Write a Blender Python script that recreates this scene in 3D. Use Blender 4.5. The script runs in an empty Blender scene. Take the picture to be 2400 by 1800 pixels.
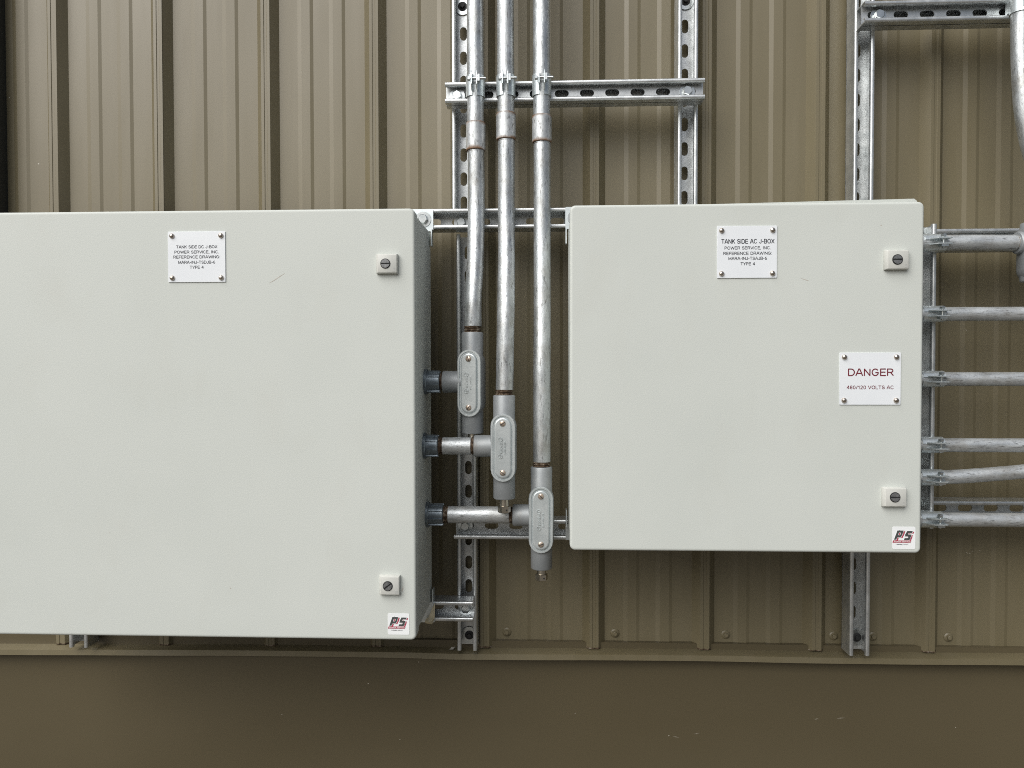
import bpy, bmesh, math, random
from mathutils import Vector, Matrix
random.seed(7)
scene = bpy.context.scene
COL = scene.collection
PI = math.pi
rad = math.radians

# ------------------------------------------------------------------ camera, sky, sun, exposure
cam_d = bpy.data.cameras.new('camera')
cam = bpy.data.objects.new('camera', cam_d); COL.objects.link(cam)
cam_d.sensor_width = 36.0
cam_d.lens = 36.0 * 1760.7 / 2400.0
cam_d.clip_start = 0.02; cam_d.clip_end = 500
yaw, pitch, roll = rad(2.414), rad(-1.223), rad(-0.078)
fwd = Vector((-math.sin(yaw) * math.cos(pitch), math.cos(yaw) * math.cos(pitch), math.sin(pitch)))
rgt = Vector((math.cos(yaw), math.sin(yaw), 0)); upv = rgt.cross(fwd)
r2 = math.cos(roll) * rgt + math.sin(roll) * upv
u2 = -math.sin(roll) * rgt + math.cos(roll) * upv
cam.matrix_world = Matrix(((r2.x, u2.x, -fwd.x, -0.0456), (r2.y, u2.y, -fwd.y, -1.3083),
                           (r2.z, u2.z, -fwd.z, 1.4486), (0, 0, 0, 1)))
scene.camera = cam

SUN = Vector((-0.42, -0.60, 0.67)).normalized()
world = bpy.data.worlds.new('World'); scene.world = world; world.use_nodes = True
wn = world.node_tree.nodes; wl = world.node_tree.links; wn.clear()
sky = wn.new('ShaderNodeTexSky'); sky.sky_type = 'NISHITA'; sky.sun_disc = False
sky.sun_elevation = math.asin(SUN.z); sky.sun_rotation = math.atan2(SUN.x, SUN.y) % (2 * PI)
sky.air_density = 1.0; sky.dust_density = 4.0; sky.ozone_density = 1.0
hsv = wn.new('ShaderNodeHueSaturation'); hsv.inputs['Saturation'].default_value = 0.7
bg = wn.new('ShaderNodeBackground'); bg.inputs['Strength'].default_value = 0.06
wo = wn.new('ShaderNodeOutputWorld')
wl.new(sky.outputs[0], hsv.inputs['Color']); wl.new(hsv.outputs[0], bg.inputs[0]); wl.new(bg.outputs[0], wo.inputs[0])

sun_d = bpy.data.lights.new('sun', 'SUN'); sun_d.energy = 2.8; sun_d.angle = rad(58); sun_d.color = (1.0, 0.99, 0.965)
sun = bpy.data.objects.new('sun', sun_d); COL.objects.link(sun)
sun.rotation_euler = (-SUN).to_track_quat('-Z', 'Y').to_euler(); sun.location = SUN * 6

scene.view_settings.view_transform = 'Standard'; scene.view_settings.look = 'None'
scene.view_settings.gamma = 1.0; scene.view_settings.exposure = 0.22
scene.view_settings.use_curve_mapping = False
scene.render.engine = 'CYCLES'
scene.cycles.filter_width = 1.0; scene.cycles.max_bounces = 8; scene.cycles.use_denoising = False; scene.cycles.use_adaptive_sampling = False

# ------------------------------------------------------------------ materials
MATS = {}
def mat(name, base, rough=0.5, metal=0.0, spec=0.5):
    m = bpy.data.materials.new(name); m.use_nodes = True
    b = m.node_tree.nodes['Principled BSDF']
    b.inputs['Base Color'].default_value = (*base, 1)
    b.inputs['Roughness'].default_value = rough
    b.inputs['Metallic'].default_value = metal
    b.inputs['Specular IOR Level'].default_value = spec
    MATS[name] = m
    return m, m.node_tree.nodes, m.node_tree.links, b
def coords(n, l, kind='Object', scale=(1, 1, 1)):
    tc = n.new('ShaderNodeTexCoord'); mp = n.new('ShaderNodeMapping')
    mp.inputs['Scale'].default_value = scale
    l.new(tc.outputs[kind], mp.inputs['Vector'])
    return mp.outputs['Vector']
def worldco(n, l, scale=(1, 1, 1)):
    g = n.new('ShaderNodeNewGeometry'); mp = n.new('ShaderNodeMapping')
    mp.inputs['Scale'].default_value = scale
    l.new(g.outputs['Position'], mp.inputs['Vector'])
    return mp.outputs['Vector']
def noise(n, l, vec, scale, detail=4, rough=0.55):
    t = n.new('ShaderNodeTexNoise'); t.inputs['Scale'].default_value = scale
    t.inputs['Detail'].default_value = detail; t.inputs['Roughness'].default_value = rough
    l.new(vec, t.inputs['Vector']); return t.outputs['Fac']
def ramp(n, l, fac, stops):
    r = n.new('ShaderNodeValToRGB'); e = r.color_ramp.elements
    while len(e) < len(stops): e.new(0.5)
    for i, (p, c) in enumerate(stops):
        e[i].position = p; e[i].color = (*c, 1) if len(c) == 3 else c
    l.new(fac, r.inputs['Fac']); return r.outputs['Color']
def g(v): return (v, v, v)
def mixc(n, l, fac, a, b, mode='MIX'):
    m = n.new('ShaderNodeMix'); m.data_type = 'RGBA'; m.blend_type = mode
    if isinstance(fac, float): m.inputs[0].default_value = fac
    else: l.new(fac, m.inputs[0])
    for s, v in ((6, a), (7, b)):
        if isinstance(v, tuple): m.inputs[s].default_value = (*v, 1)
        else: l.new(v, m.inputs[s])
    return m.outputs[2]
def bump(n, l, b, height, strength, dist):
    bp = n.new('ShaderNodeBump'); bp.inputs['Strength'].default_value = strength
    bp.inputs['Distance'].default_value = dist
    l.new(height, bp.inputs['Height']); l.new(bp.outputs[0], b.inputs['Normal'])
def mth(n, l, op, a, b=None):
    m = n.new('ShaderNodeMath'); m.operation = op
    for i, v in enumerate((a, b)):
        if v is None: continue
        if isinstance(v, (int, float)): m.inputs[i].default_value = v
        else: l.new(v, m.inputs[i])
    return m.outputs[0]

def wall_paint():
    m, n, l, b = mat('brown_wall_paint', (.12, .104, .064), .5, 0, .75)
    v = worldco(n, l)
    vs = worldco(n, l, (1, 1, .12))
    c1 = ramp(n, l, noise(n, l, v, 2.2, 3), [(.3, (.136, .114, .062)), (.7, (.157, .133, .076))])
    dust = ramp(n, l, noise(n, l, vs, 26, 5), [(.45, g(0)), (.8, g(.28))])
    c2 = mixc(n, l, dust, c1, (.21, .18, .12))
    chips = ramp(n, l, noise(n, l, v, 75, 2, .4), [(.815, g(0)), (.82, g(.8))])
    l.new(mixc(n, l, chips, c2, (.5, .47, .41)), b.inputs['Base Color'])
    l.new(ramp(n, l, noise(n, l, vs, 14, 4), [(.3, g(.43)), (.75, g(.53))]), b.inputs['Roughness'])
    pass
    bump(n, l, b, noise(n, l, worldco(n, l, (1, 1, .35)), 5, 2), .25, .01)
wall_paint()
def lower_shaded_paint():  # wall brown darkened: the lower panel's weaker light and reflection put into the colour
    m, n, l, b = mat('brown_paint_shaded', (.10, .086, .06), .36)
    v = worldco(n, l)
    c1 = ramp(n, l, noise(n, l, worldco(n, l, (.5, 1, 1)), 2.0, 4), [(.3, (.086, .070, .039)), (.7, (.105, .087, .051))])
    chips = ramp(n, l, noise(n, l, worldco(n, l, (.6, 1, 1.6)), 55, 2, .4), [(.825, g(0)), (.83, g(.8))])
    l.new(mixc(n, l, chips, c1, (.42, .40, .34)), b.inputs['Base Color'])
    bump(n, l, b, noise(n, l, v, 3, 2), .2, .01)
lower_shaded_paint()

def box_paint():
    m, n, l, b = mat('pale_grey_powder_coat', (.62, .64, .59), .42)
    v = worldco(n, l)
    c = ramp(n, l, noise(n, l, v, 3.5, 5), [(.3, (.556, .588, .556)), (.7, (.588, .618, .585))])
    smudge = ramp(n, l, noise(n, l, worldco(n, l, (1, 1, .6)), 9, 6, .65), [(.52, g(0)), (.8, g(.16))])
    c = mixc(n, l, smudge, c, (.47, .46, .40))
    specks = ramp(n, l, noise(n, l, v, 60, 2, .4), [(.80, g(0)), (.812, g(.55))])
    c = mixc(n, l, specks, c, (.33, .31, .27))
    l.new(c, b.inputs['Base Color'])
    l.new(ramp(n, l, noise(n, l, v, 7, 4), [(.3, g(.50)), (.7, g(.60))]), b.inputs['Roughness'])
    bump(n, l, b, noise(n, l, v, 420, 2), .16, .0008)
box_paint()

def strut_metal():
    m, n, l, b = mat('galvanised_strut', (.62, .64, .65), .3, .86)
    v = worldco(n, l)
    c = ramp(n, l, noise(n, l, v, 38, 5), [(.3, (.52, .545, .55)), (.7, (.73, .75, .755))])
    sp = ramp(n, l, noise(n, l, v, 260, 3), [(.62, g(0)), (.74, g(.5))])
    l.new(mixc(n, l, sp, c, (.28, .27, .25)), b.inputs['Base Color'])
    l.new(ramp(n, l, noise(n, l, v, 55, 4), [(.3, g(.30)), (.7, g(.46))]), b.inputs['Roughness'])
    bump(n, l, b, noise(n, l, v, 180, 3), .08, .001)
strut_metal()

def pipe_metal(name, sc, metal):
    m, n, l, b = mat(name, (.6, .62, .63), .34, metal)
    v = worldco(n, l, sc)
    v1 = worldco(n, l)
    c = ramp(n, l, noise(n, l, v, 95, 8, .75), [(.30, (.36, .385, .395)), (.46, (.56, .59, .605)), (.62, (.69, .725, .74)), (.8, (.84, .87, .88))])
    fl = ramp(n, l, noise(n, l, v, 190, 6, .75), [(.53, g(0)), (.66, g(.85))])
    c = mixc(n, l, fl, c, (.16, .165, .165))
    sc2 = ramp(n, l, noise(n, l, worldco(n, l, tuple(q * .5 if q < 1 else q * 1.6 for q in sc)), 150, 4, .6), [(.64, g(0)), (.70, g(.7))])
    c = mixc(n, l, sc2, c, (.12, .12, .12))
    blot = ramp(n, l, noise(n, l, v1, 26, 6, .65), [(.46, g(0)), (.74, g(.6))])
    c = mixc(n, l, blot, c, (.33, .31, .27))
    l.new(c, b.inputs['Base Color'])
    l.new(ramp(n, l, noise(n, l, v, 80, 5), [(.3, g(.34)), (.7, g(.56))]), b.inputs['Roughness'])
    bump(n, l, b, noise(n, l, v, 130, 5, .7), .35, .002)
pipe_metal('galvanised_upright_pipe', (1, 1, .28), .8)
pipe_metal('galvanised_level_pipe', (.28, 1, 1), .62)

def coupling_metal():
    m, n, l, b = mat('rust_edged_coupling', (.6, .62, .63), .48, .7)
    v = worldco(n, l, (1, 1, .4)); v1 = worldco(n, l)
    c = ramp(n, l, noise(n, l, v, 70, 6, .65), [(.3, (.44, .465, .475)), (.7, (.78, .80, .805))])
    fl = ramp(n, l, noise(n, l, v, 190, 4, .7), [(.55, g(0)), (.66, g(.75))])
    c = mixc(n, l, fl, c, (.17, .17, .165))
    tc = n.new('ShaderNodeTexCoord'); sx = n.new('ShaderNodeSeparateXYZ'); l.new(tc.outputs['Generated'], sx.inputs[0])
    e = mth(n, l, 'ABSOLUTE', mth(n, l, 'SUBTRACT', sx.outputs['Z'], .5))
    e = mth(n, l, 'ADD', e, mth(n, l, 'MULTIPLY', mth(n, l, 'SUBTRACT', noise(n, l, v1, 35, 4), .5), .34))
    rm = ramp(n, l, e, [(.37, g(0)), (.49, g(.95))])
    c = mixc(n, l, rm, c, (.17, .085, .035))
    l.new(c, b.inputs['Base Color'])
    mr = n.new('ShaderNodeMath'); mr.operation = 'SUBTRACT'; mr.inputs[0].default_value = .7; l.new(rm, mr.inputs[1])
    l.new(mr.outputs[0], b.inputs['Metallic'])
    bump(n, l, b, noise(n, l, v, 130, 4, .7), .2, .0015)
coupling_metal()

def cast_metal():
    m, n, l, b = mat('grey_cast_fitting', (.30, .31, .31), .5, .35)
    v = worldco(n, l)
    c = ramp(n, l, noise(n, l, v, 30, 5), [(.3, (.26, .28, .292)), (.7, (.35, .37, .38))])
    st = ramp(n, l, noise(n, l, worldco(n, l, (1, 1, .3)), 40, 5), [(.6, g(0)), (.8, g(.35))])
    l.new(mixc(n, l, st, c, (.25, .19, .12)), b.inputs['Base Color'])
    bump(n, l, b, noise(n, l, v, 300, 3), .2, .0008)
cast_metal()
def cover_metal():
    m, n, l, b = mat('pale_stamped_cover', (.55, .57, .57), .32, .5)
    v = worldco(n, l)
    l.new(ramp(n, l, noise(n, l, v, 40, 5), [(.3, (.50, .545, .555)), (.7, (.62, .665, .675))]), b.inputs['Base Color'])
    bump(n, l, b, noise(n, l, v, 140, 4), .12, .001)
cover_metal()
def rust():
    m, n, l, b = mat('rusty_thread', (.14, .08, .04), .7, .35)
    v = worldco(n, l)
    l.new(ramp(n, l, noise(n, l, v, 160, 5), [(.34, (.04, .026, .018)), (.5, (.12, .078, .046)), (.68, (.36, .31, .25))]), b.inputs['Base Color'])
rust()
def small(name, a, c, rough, metal, scale=90):
    m, n, l, b = mat(name, a, rough, metal)
    l.new(ramp(n, l, noise(n, l, worldco(n, l), scale, 4), [(.3, a), (.7, c)]), b.inputs['Base Color'])
small('zinc_bolt', (.55, .59, .60), (.74, .77, .77), .28, 1.0)
small('zinc_bracket', (.62, .68, .70), (.74, .79, .80), .42, .8)
small('grey_zinc_hub', (.15, .18, .21), (.25, .29, .32), .38, .7)
small('bronze_screw', (.48, .38, .30), (.66, .56, .47), .36, .8)
small('steel_rivet', (.50, .44, .38), (.66, .60, .54), .26, 1.0)
small('nickel_plug', (.50, .46, .39), (.64, .59, .50), .3, 1.0)
small('black_rubber', (.015, .016, .017), (.03, .03, .03), .6, 0)
small('dark_gasket', (.05, .055, .055), (.075, .08, .08), .7, 0)
small('white_plate', (.75, .785, .82), (.79, .825, .855), .35, 0, 12)
small('white_sticker', (.80, .825, .835), (.84, .865, .875), .3, 0, 20)
small('black_print', (.025, .027, .036), (.035, .037, .046), .5, 0)
small('red_print', (.14, .010, .022), (.17, .014, .028), .5, 0)
small('logo_grey', (.055, .06, .06), (.07, .076, .076), .4, 0)
small('logo_red', (.38, .035, .075), (.43, .05, .09), .4, 0)
small('white_print', (.80, .76, .76), (.86, .82, .82), .4, 0)
small('pale_latch_plastic', (.54, .55, .515), (.585, .59, .555), .4, 0, 30)
small('dark_latch_screw', (.16, .165, .17), (.30, .305, .31), .35, .6, 200)
small('faint_latch_mark', (.42, .43, .41), (.46, .47, .45), .5, 0)
small('cream_tape', (.60, .53, .36), (.72, .65, .47), .7, 0, 60)
small('dark_bronze_trim', (.02, .022, .022), (.03, .032, .03), .5, 0, 8)
small('pale_flake', (.6, .58, .52), (.72, .70, .64), .7, 0, 60)
def ground_mat():
    m, n, l, b = mat('gravel_ground', (.3, .27, .22), .9)
    v = worldco(n, l)
    l.new(ramp(n, l, noise(n, l, v, 18, 8, .7), [(.3, (.085, .074, .06)), (.7, (.16, .145, .12))]), b.inputs['Base Color'])
    bump(n, l, b, noise(n, l, v, 40, 6), .6, .02)
ground_mat()

# ------------------------------------------------------------------ mesh helpers
class MB:
    def __init__(s): s.v = []; s.f = []
    def add(s, vs, fs):
        o = len(s.v); s.v += [tuple(p) for p in vs]; s.f += [tuple(i + o for i in f) for f in fs]; return s
    def box(s, x0, x1, y0, y1, z0, z1):
        return s.add([(x, y, z) for x in (x0, x1) for y in (y0, y1) for z in (z0, z1)],
                     [(0, 1, 3, 2), (4, 6, 7, 5), (0, 4, 5, 1), (2, 3, 7, 6), (0, 2, 6, 4), (1, 5, 7, 3)])
    def stack(s, rings, cap0=True, cap1=True):
        k = len(rings[0]); vs = [p for r in rings for p in r]; fs = []
        for i in range(len(rings) - 1):
            for j in range(k):
                a, b = i * k + j, i * k + (j + 1) % k
                fs.append((a, b, b + k, a + k))
        if cap0: fs.append(tuple(range(k - 1, -1, -1)))
        if cap1: fs.append(tuple(range((len(rings) - 1) * k, len(rings) * k)))
        return s.add(vs, fs)
    def lathe(s, org, axis, prof, seg=28, cap0=True, cap1=True, phase=0.0):
        a = Vector(axis).normalized(); o = Vector(org)
        t = Vector((1, 0, 0)) if abs(a.x) < .9 else Vector((0, 1, 0))
        e1 = a.cross(t).normalized(); e2 = a.cross(e1)
        rings = [[o + a * h + (e1 * math.cos(2 * PI * i / seg + phase) + e2 * math.sin(2 * PI * i / seg + phase)) * r for i in range(seg)] for h, r in prof]
        return s.stack(rings, cap0, cap1)
    def tube(s, path, r, seg=28, caps=True):
        P = [Vector(p) for p in path]; rings = []; e1 = None
        for i, p in enumerate(P):
            d = (P[min(i + 1, len(P) - 1)] - P[max(i - 1, 0)]).normalized()
            if e1 is None:
                t = Vector((1, 0, 0)) if abs(d.x) < .9 else Vector((0, 1, 0)); e1 = d.cross(t).normalized()
            else: e1 = (e1 - d * e1.dot(d)).normalized()
            e2 = d.cross(e1)
            rings.append([p + (e1 * math.cos(2 * PI * j / seg) + e2 * math.sin(2 * PI * j / seg)) * r for j in range(seg)])
        return s.stack(rings, caps, caps)
    def prism(s, poly, fmap, t0, t1):
        return s.stack([[fmap(a, b, t0) for a, b in poly], [fmap(a, b, t1) for a, b in poly]])
    def mesh(s, name, m, sharp=35):
        me = bpy.data.meshes.new(name); me.from_pydata(s.v, [], s.f)
        bm = bmesh.new(); bm.from_mesh(me); bmesh.ops.recalc_face_normals(bm, faces=bm.faces); bm.to_mesh(me); bm.free()
        for p in me.polygons: p.use_smooth = True
        me.set_sharp_from_angle(angle=rad(sharp))
        me.materials.append(MATS[m]); return me
def wpos(o):
    p = Vector((0, 0, 0))
    while o is not None: p += o.location; o = o.parent
    return p
def link(name, data, parent=None, loc=(0, 0, 0)):
    o = bpy.data.objects.new(name, data); COL.objects.link(o); o.location = loc
    if parent is not None: o.parent = parent
    return o
def build(mb, name, m, parent=None, sharp=35):
    """mesh given in world coordinates, hung under its parent"""
    d = wpos(parent) if parent is not None else Vector((0, 0, 0))
    mb.v = [tuple(Vector(p) - d) for p in mb.v]
    return link(name, mb.mesh(name, m, sharp), parent)
def tag(o, label, cat, group=None, kind=None):
    if label: o['label'] = label
    if cat: o['category'] = cat
    if group: o['group'] = group
    if kind: o['kind'] = kind
    return o
def thing(name, label, cat, loc, group=None):
    return tag(link(name, None, None, loc), label, cat, group)
def copy_part(src, parent, loc, rot=None):
    c = src.copy(); COL.objects.link(c); c.parent = parent; c.location = Vector(loc) - wpos(parent)
    if rot is not None: c.rotation_euler = rot
    return c
def rrect(w0, w1, h0, h1, r, y, k=6):
    pts = []
    for cx, cz, a0 in ((w1 - r, h1 - r, 0), (w0 + r, h1 - r, 90), (w0 + r, h0 + r, 180), (w1 - r, h0 + r, 270)):
        for i in range(k + 1):
            a = rad(a0 + 90 * i / k); pts.append((cx + r * math.cos(a), y, cz + r * math.sin(a)))
    return pts

# ------------------------------------------------------------------ ground
gm = MB(); gm.add([(-60, -60, 0), (60, -60, 0), (60, 60, 0), (-60, 60, 0)], [(0, 1, 2, 3)])
tag(build(gm, 'ground', 'gravel_ground'), 'pale gravel yard in front of the wall', 'ground', kind='structure')

# ------------------------------------------------------------------ the ribbed metal wall
W = 0.31; PITCH = 0.2342; RIB0 = -1.0853; RH = 0.019
wall = thing('metal_wall', 'brown ribbed sheet metal wall behind the grey electrical boxes', 'wall', (0, W, 0))
def interp(tab, x):
    if x <= tab[0][0]: return tab[0][1]
    for (a, b), (c, d) in zip(tab, tab[1:]):
        if x <= c: return b + (d - b) * (x - a) / (c - a)
    return tab[-1][1]
def wall_z(x): return interp([(-2.6, .838), (-1.2, .8410), (-.02, .8490), (.9, .8515), (2.6, .855)], x)
def rib_profile(x):      # x = right base edge of the rib; from left base to right base
    return [(x - .048, 0), (x - .0345, -RH + .0012), (x - .0335, -RH), (x - .0275, -RH), (x - .0265, -RH + .0012),
            (x - .0215, -RH + .0012), (x - .0205, -RH), (x - .0145, -RH), (x - .0135, -RH + .0012), (x, 0)]
def pan_profile(x):      # pan between rib base x and the next rib, two low stiffening ribs
    w = PITCH - .048; out = []
    for a, b in ((.215, .40), (.585, .775)):
        out += [(x + a * w, 0), (x + a * w + .009, -.0020), (x + b * w - .007, -.0020), (x + b * w, 0)]
    return out
ZT = 3.7
for k in range(6):
    i0 = -7 + k * 4
    prof = []
    for j in range(i0, i0 + 4):
        prof += rib_profile(RIB0 + j * PITCH) + pan_profile(RIB0 + j * PITCH)
    j = i0 + 4
    prof += [(x, y - .0012) for x, y in rib_profile(RIB0 + j * PITCH)[:8]]   # lapped over the next sheet
    if k > 0: prof = [(x, y) for x, y in prof]
    mb = MB(); n_ = len(prof)
    vs = [(x, W + y, wall_z(x)) for x, y in prof] + [(x, W + y, ZT) for x, y in prof]
    mb.add(vs, [(i, i + 1, i + 1 + n_, i + n_) for i in range(n_ - 1)])
    wp = build(mb, 'wall_panel', 'brown_wall_paint', wall, 12)
    ce = MB(); rr = random.Random(k)
    vs = [(x, W + y - .0006, wall_z(x) - .0004) for x, y in prof] + [(x, W + y - .0006, wall_z(x) + .0013 + rr.uniform(-.0004, .0012)) for x, y in prof]
    ce.add(vs, [(i, i + 1, i + 1 + n_, i + n_) for i in range(n_ - 1)])
    build(ce, 'cut_edge', 'rusty_thread', wp, 12)

def flash_dz(x): return interp([(-2.6, -.012), (-1.4, -.0085), (-1.1, -.0055), (-.66, -.0015), (-.32, 0), (-.25, -.0015), (.24, .002), (.6, .0018), (.94, .0038), (2.6, .008)], x)
FL = [(.045, .885), (.006, .8465), (-.036, .8445), (-.0405, .8432), (-.0412, .8315), (-.0385, .8302), (-.036, .8315)]
for x0, x1, dy in ((-2.6, -.3005, 0), (-.3045, 2.6, .0012)):
    mb = MB(); N = 40; rows = []
    for i in range(N + 1):
        x = x0 + (x1 - x0) * i / N
        wob = .0006 * math.sin(x * 9.1) + .0004 * math.sin(x * 23)
        rows.append([(x, W + y - dy + wob * (1 if z < .84 else 0), z + flash_dz(x) + .0005 * math.sin(x * 6.3)) for y, z in FL])
    m_ = len(FL)
    vs = [p for r in rows for p in r]
    mb.add(vs, [(i * m_ + j, i * m_ + j + 1, (i + 1) * m_ + j + 1, (i + 1) * m_ + j) for i in range(N) for j in range(m_ - 1)])
    build(mb, 'base_flashing', 'brown_wall_paint', wall, 25)
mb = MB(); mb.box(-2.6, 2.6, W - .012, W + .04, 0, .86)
build(mb, 'lower_panel', 'brown_paint_shaded', wall)
# screws along the bottom of the sheets
sm = MB(); sm.lathe((0, 0, 0), (0, -1, 0), [(0, .0095), (.0012, .0095), (.003, .007)], 20)
sm.lathe((0, 0, 0), (0, -1, 0), [(.002, .0048), (.0072, .0048), (.0078, .0040)], 6)
sme = sm.mesh('panel_screw', 'brown_wall_paint')
for x in [-.1257 - PITCH * 4 - .0, -.1257 - PITCH * 3, -.1257 - PITCH * 2, -.3560, -.1257, .1077, .3437, .5715, .6537, .8107, 1.045, 1.28]:
    link('panel_screw', sme, wall, (x, -.0004, .8765 + (wall_z(x) - .8500) * .5))
tm = MB(); tm.box(-1.30, -1.2265, W - .045, W + .02, 1.20, ZT)
tag(build(tm, 'vertical_trim', 'dark_bronze_trim'), 'narrow dark vertical trim strip at the far left edge of the wall', 'trim')
# small torn foil flake lying on the flashing
fk = MB(); fk.add([(-.2475, W - .030, .8462), (-.2395, W - .033, .8480), (-.2350, W - .024, .8500), (-.2405, W - .020, .8466), (-.2440, W - .022, .8488)],
                  [(0, 1, 4), (1, 2, 4), (2, 3, 4), (3, 0, 4)])
tag(build(fk, 'foil_flake', 'pale_flake'), 'tiny pale flake lying on the flashing beside the strut foot', 'debris')

small('bare_paint_chip', (.34, .31, .25), (.46, .43, .36), .7, 0, 200)
def chip(x, z, dx, dz, w, y):
    L_ = math.hypot(dx, dz); nx, nz = -dz / L_ * w / 2, dx / L_ * w / 2
    mb = MB(); mb.add([(x, y, z), (x + dx * .5 + nx, y, z + dz * .5 + nz), (x + dx, y, z + dz), (x + dx * .45 - nx, y, z + dz * .45 - nz)], [(0, 1, 2, 3)])
    build(mb, 'paint_chip', 'bare_paint_chip', wall)
YL = W - .0123
for a in ((.5280, .7018, .010, .0008, .0012), (.5740, .7045, .020, .0014, .0010), (.2300, .6590, .014, -.0020, .0008), (.2200, .6600, .004, .0008, .0016), (.2750, .6650, .012, .0012, .0008),
          (-.4290, .7628, .004, -.0010, .0020), (-.3175, .8105, .002, .0018, .0020), (-.36, .640, .003, .001, .0014), (.02, .705, .004, .0006, .0012), (-.62, .69, .003, .0015, .0014), (.82, .69, .003, -.001, .0014)):
    chip(*a, YL)
for a in ((.8440, 1.0590, .0050, -.0035, .0012), (.8500, 1.0555, .0045, .0012, .0012), (.8560, 1.0590, .0030, .0035, .0012), (.8720, 1.0620, .0020, .0014, .0016), (.8380, 1.5290, .0035, -.0055, .0012)):
    chip(*a, W - .0023)

# ------------------------------------------------------------------ strut channels
HW = .02065; DP = .0413; TH = .0025
def strut_mesh(L, phase, DP=DP):
    """local: x across, y depth (0 = open front, DP = web), z along the length; phase = z of a slot centre"""
    mb = MB()
    def arc(cx, cy, r, a0, a1, k=4): return [(cx + r * math.cos(rad(a0 + (a1 - a0) * i / k)), cy + r * math.sin(rad(a0 + (a1 - a0) * i / k))) for i in range(k + 1)]
    R_ = .0034; lip = .0086
    out = [(HW, DP - TH)] + arc(HW - R_, R_, R_, 0, -90) + arc(HW - lip + R_, R_, R_, -90, -180) + [(HW - lip, .0075)]
    inn = [(HW - lip + .0022, .0075)] + arc(HW - lip + R_, R_, R_ - .0022, -180, -90, 3) + arc(HW - R_, R_, R_ - .0022, -90, 0, 3) + [(HW - TH, DP - TH)]
    poly = out + inn
    for sgn in (1, -1):
        pl = [(sgn * x, y) for x, y in poly]
        mb.prism(pl, lambda a, b, t: (a, b, t), 0, L)
    # slotted web
    y0, y1 = DP - TH, DP
    P_ = .0508; SL = .0286; SW = .0142
    first = phase - math.floor(phase / P_) * P_
    zs = []; z = first
    while z < L:
        if z - SL / 2 > .003 and z + SL / 2 < L - .003: zs.append(z)
        z += P_
    edges = [0.0] + [(a + b) / 2 for a, b in zip(zs, zs[1:])] + [L]
    if not zs: mb.box(-HW, HW, y0, y1, 0, L)
    for i, zc in enumerate(zs):
        a, b = edges[i], edges[i + 1]
        inner = []; k = 6
        for c0, s0 in ((zc + SL / 2 - SW / 2, 0), (zc - SL / 2 + SW / 2, 180)):
            for q in range(k + 1):
                an = rad(s0 + 180 * q / k); inner.append((SW / 2 * math.cos(an), c0 + SW / 2 * math.sin(an)))
        n1 = len(inner); outer = []
        for q in range(n1):
            h = q if q <= k else q - k - 1
            f = h / k
            if q <= k:      # top half: right-bottom..top..left
                pts = [(HW, zc), (HW, b), (-HW, b), (-HW, zc)]
            else: pts = [(-HW, zc), (-HW, a), (HW, a), (HW, zc)]
            if f < 1 / 3: u = f * 3; p, r = pts[0], pts[1]
            elif f < 2 / 3: u = f * 3 - 1; p, r = pts[1], pts[2]
            else: u = f * 3 - 2; p, r = pts[2], pts[3]
            outer.append((p[0] + (r[0] - p[0]) * u, p[1] + (r[1] - p[1]) * u))
        vs = [(x, y0, z_) for x, z_ in outer] + [(x, y0, z_) for x, z_ in inner] + [(x, y1, z_) for x, z_ in inner] + [(x, y1, z_) for x, z_ in outer]
        fs = []
        for q in range(n1):
            r = (q + 1) % n1
            for lay in range(3): fs.append((lay * n1 + q, lay * n1 + r, (lay + 1) * n1 + r, (lay + 1) * n1 + q))
        mb.add(vs, fs)
    if zs: pass
    return mb, zs
def weld_mesh(mb, name, m):
    me = mb.mesh(name, m, 30)
    return me
VROT = None
def strut(label, x, z, L, y, phase, horizontal=False, group=None, double=False):
    """upright: centred on x from z up; horizontal: centred on height z from x to the right; y = open front"""
    base = (x, y, z)
    t = thing('strut_channel', label, 'strut', base, group)
    mb, zs = strut_mesh(L, phase, DP / 2 if double else DP)
    if horizontal: mb.v = [(c, b, a) for a, b, c in mb.v]
    o = link('channel', mb.mesh('channel', 'galvanised_strut', 30), t)
    if double:      # plain channel welded back to back behind the slotted one
        rb = MB(); d0 = DP / 2 + .0004
        rb.box(0, L, d0, DP - TH, HW - .0024, HW - .0003); rb.box(0, L, d0, DP - TH, -HW + .0003, -HW + .0024); rb.box(0, L, DP - TH, DP, -HW + .0003, HW - .0003)
        link('rear_channel', rb.mesh('rear_channel', 'galvanised_strut', 30), t)
    return t
# shared fastener meshes
wm = MB()
wm.stack([[(r * math.cos(2 * PI * i / 32), y, r * math.sin(2 * PI * i / 32)) for i in range(32)] for r, y in ((.0065, 0), (.0155, 0), (.0158, -.0006), (.0155, -.0018), (.0065, -.0018))], False, False)
ME_WASH = wm.mesh('washer', 'zinc_bolt')
hm = MB()
hm.lathe((0, 0, 0), (0, -1, 0), [(0, .0088), (.002, .0088), (.002, .0078)], 24)
hm.lathe((0, 0, 0), (0, -1, 0), [(.002, .0098), (.0078, .0098), (.0088, .0084)], 6, phase=.35)
hm.lathe((0, 0, 0), (0, 1, 0), [(0, .006), (.02, .006)], 12)
ME_HEX = hm.mesh('bolt', 'zinc_bolt')
bw = MB()
bw.stack([[(r * math.cos(2 * PI * i / 36), y, r * math.sin(2 * PI * i / 36)) for i in range(36)] for r, y in ((.0095, 0), (.0175, 0), (.0180, -.0008), (.0174, -.0022), (.0095, -.0022))], False, False)
ME_BIGW = bw.mesh('washer', 'zinc_bolt')
bs = MB()
bs.lathe((0, 0, 0), (0, -1, 0), [(0, .0100), (.003, .0096), (.004, .0070)], 24)
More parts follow.
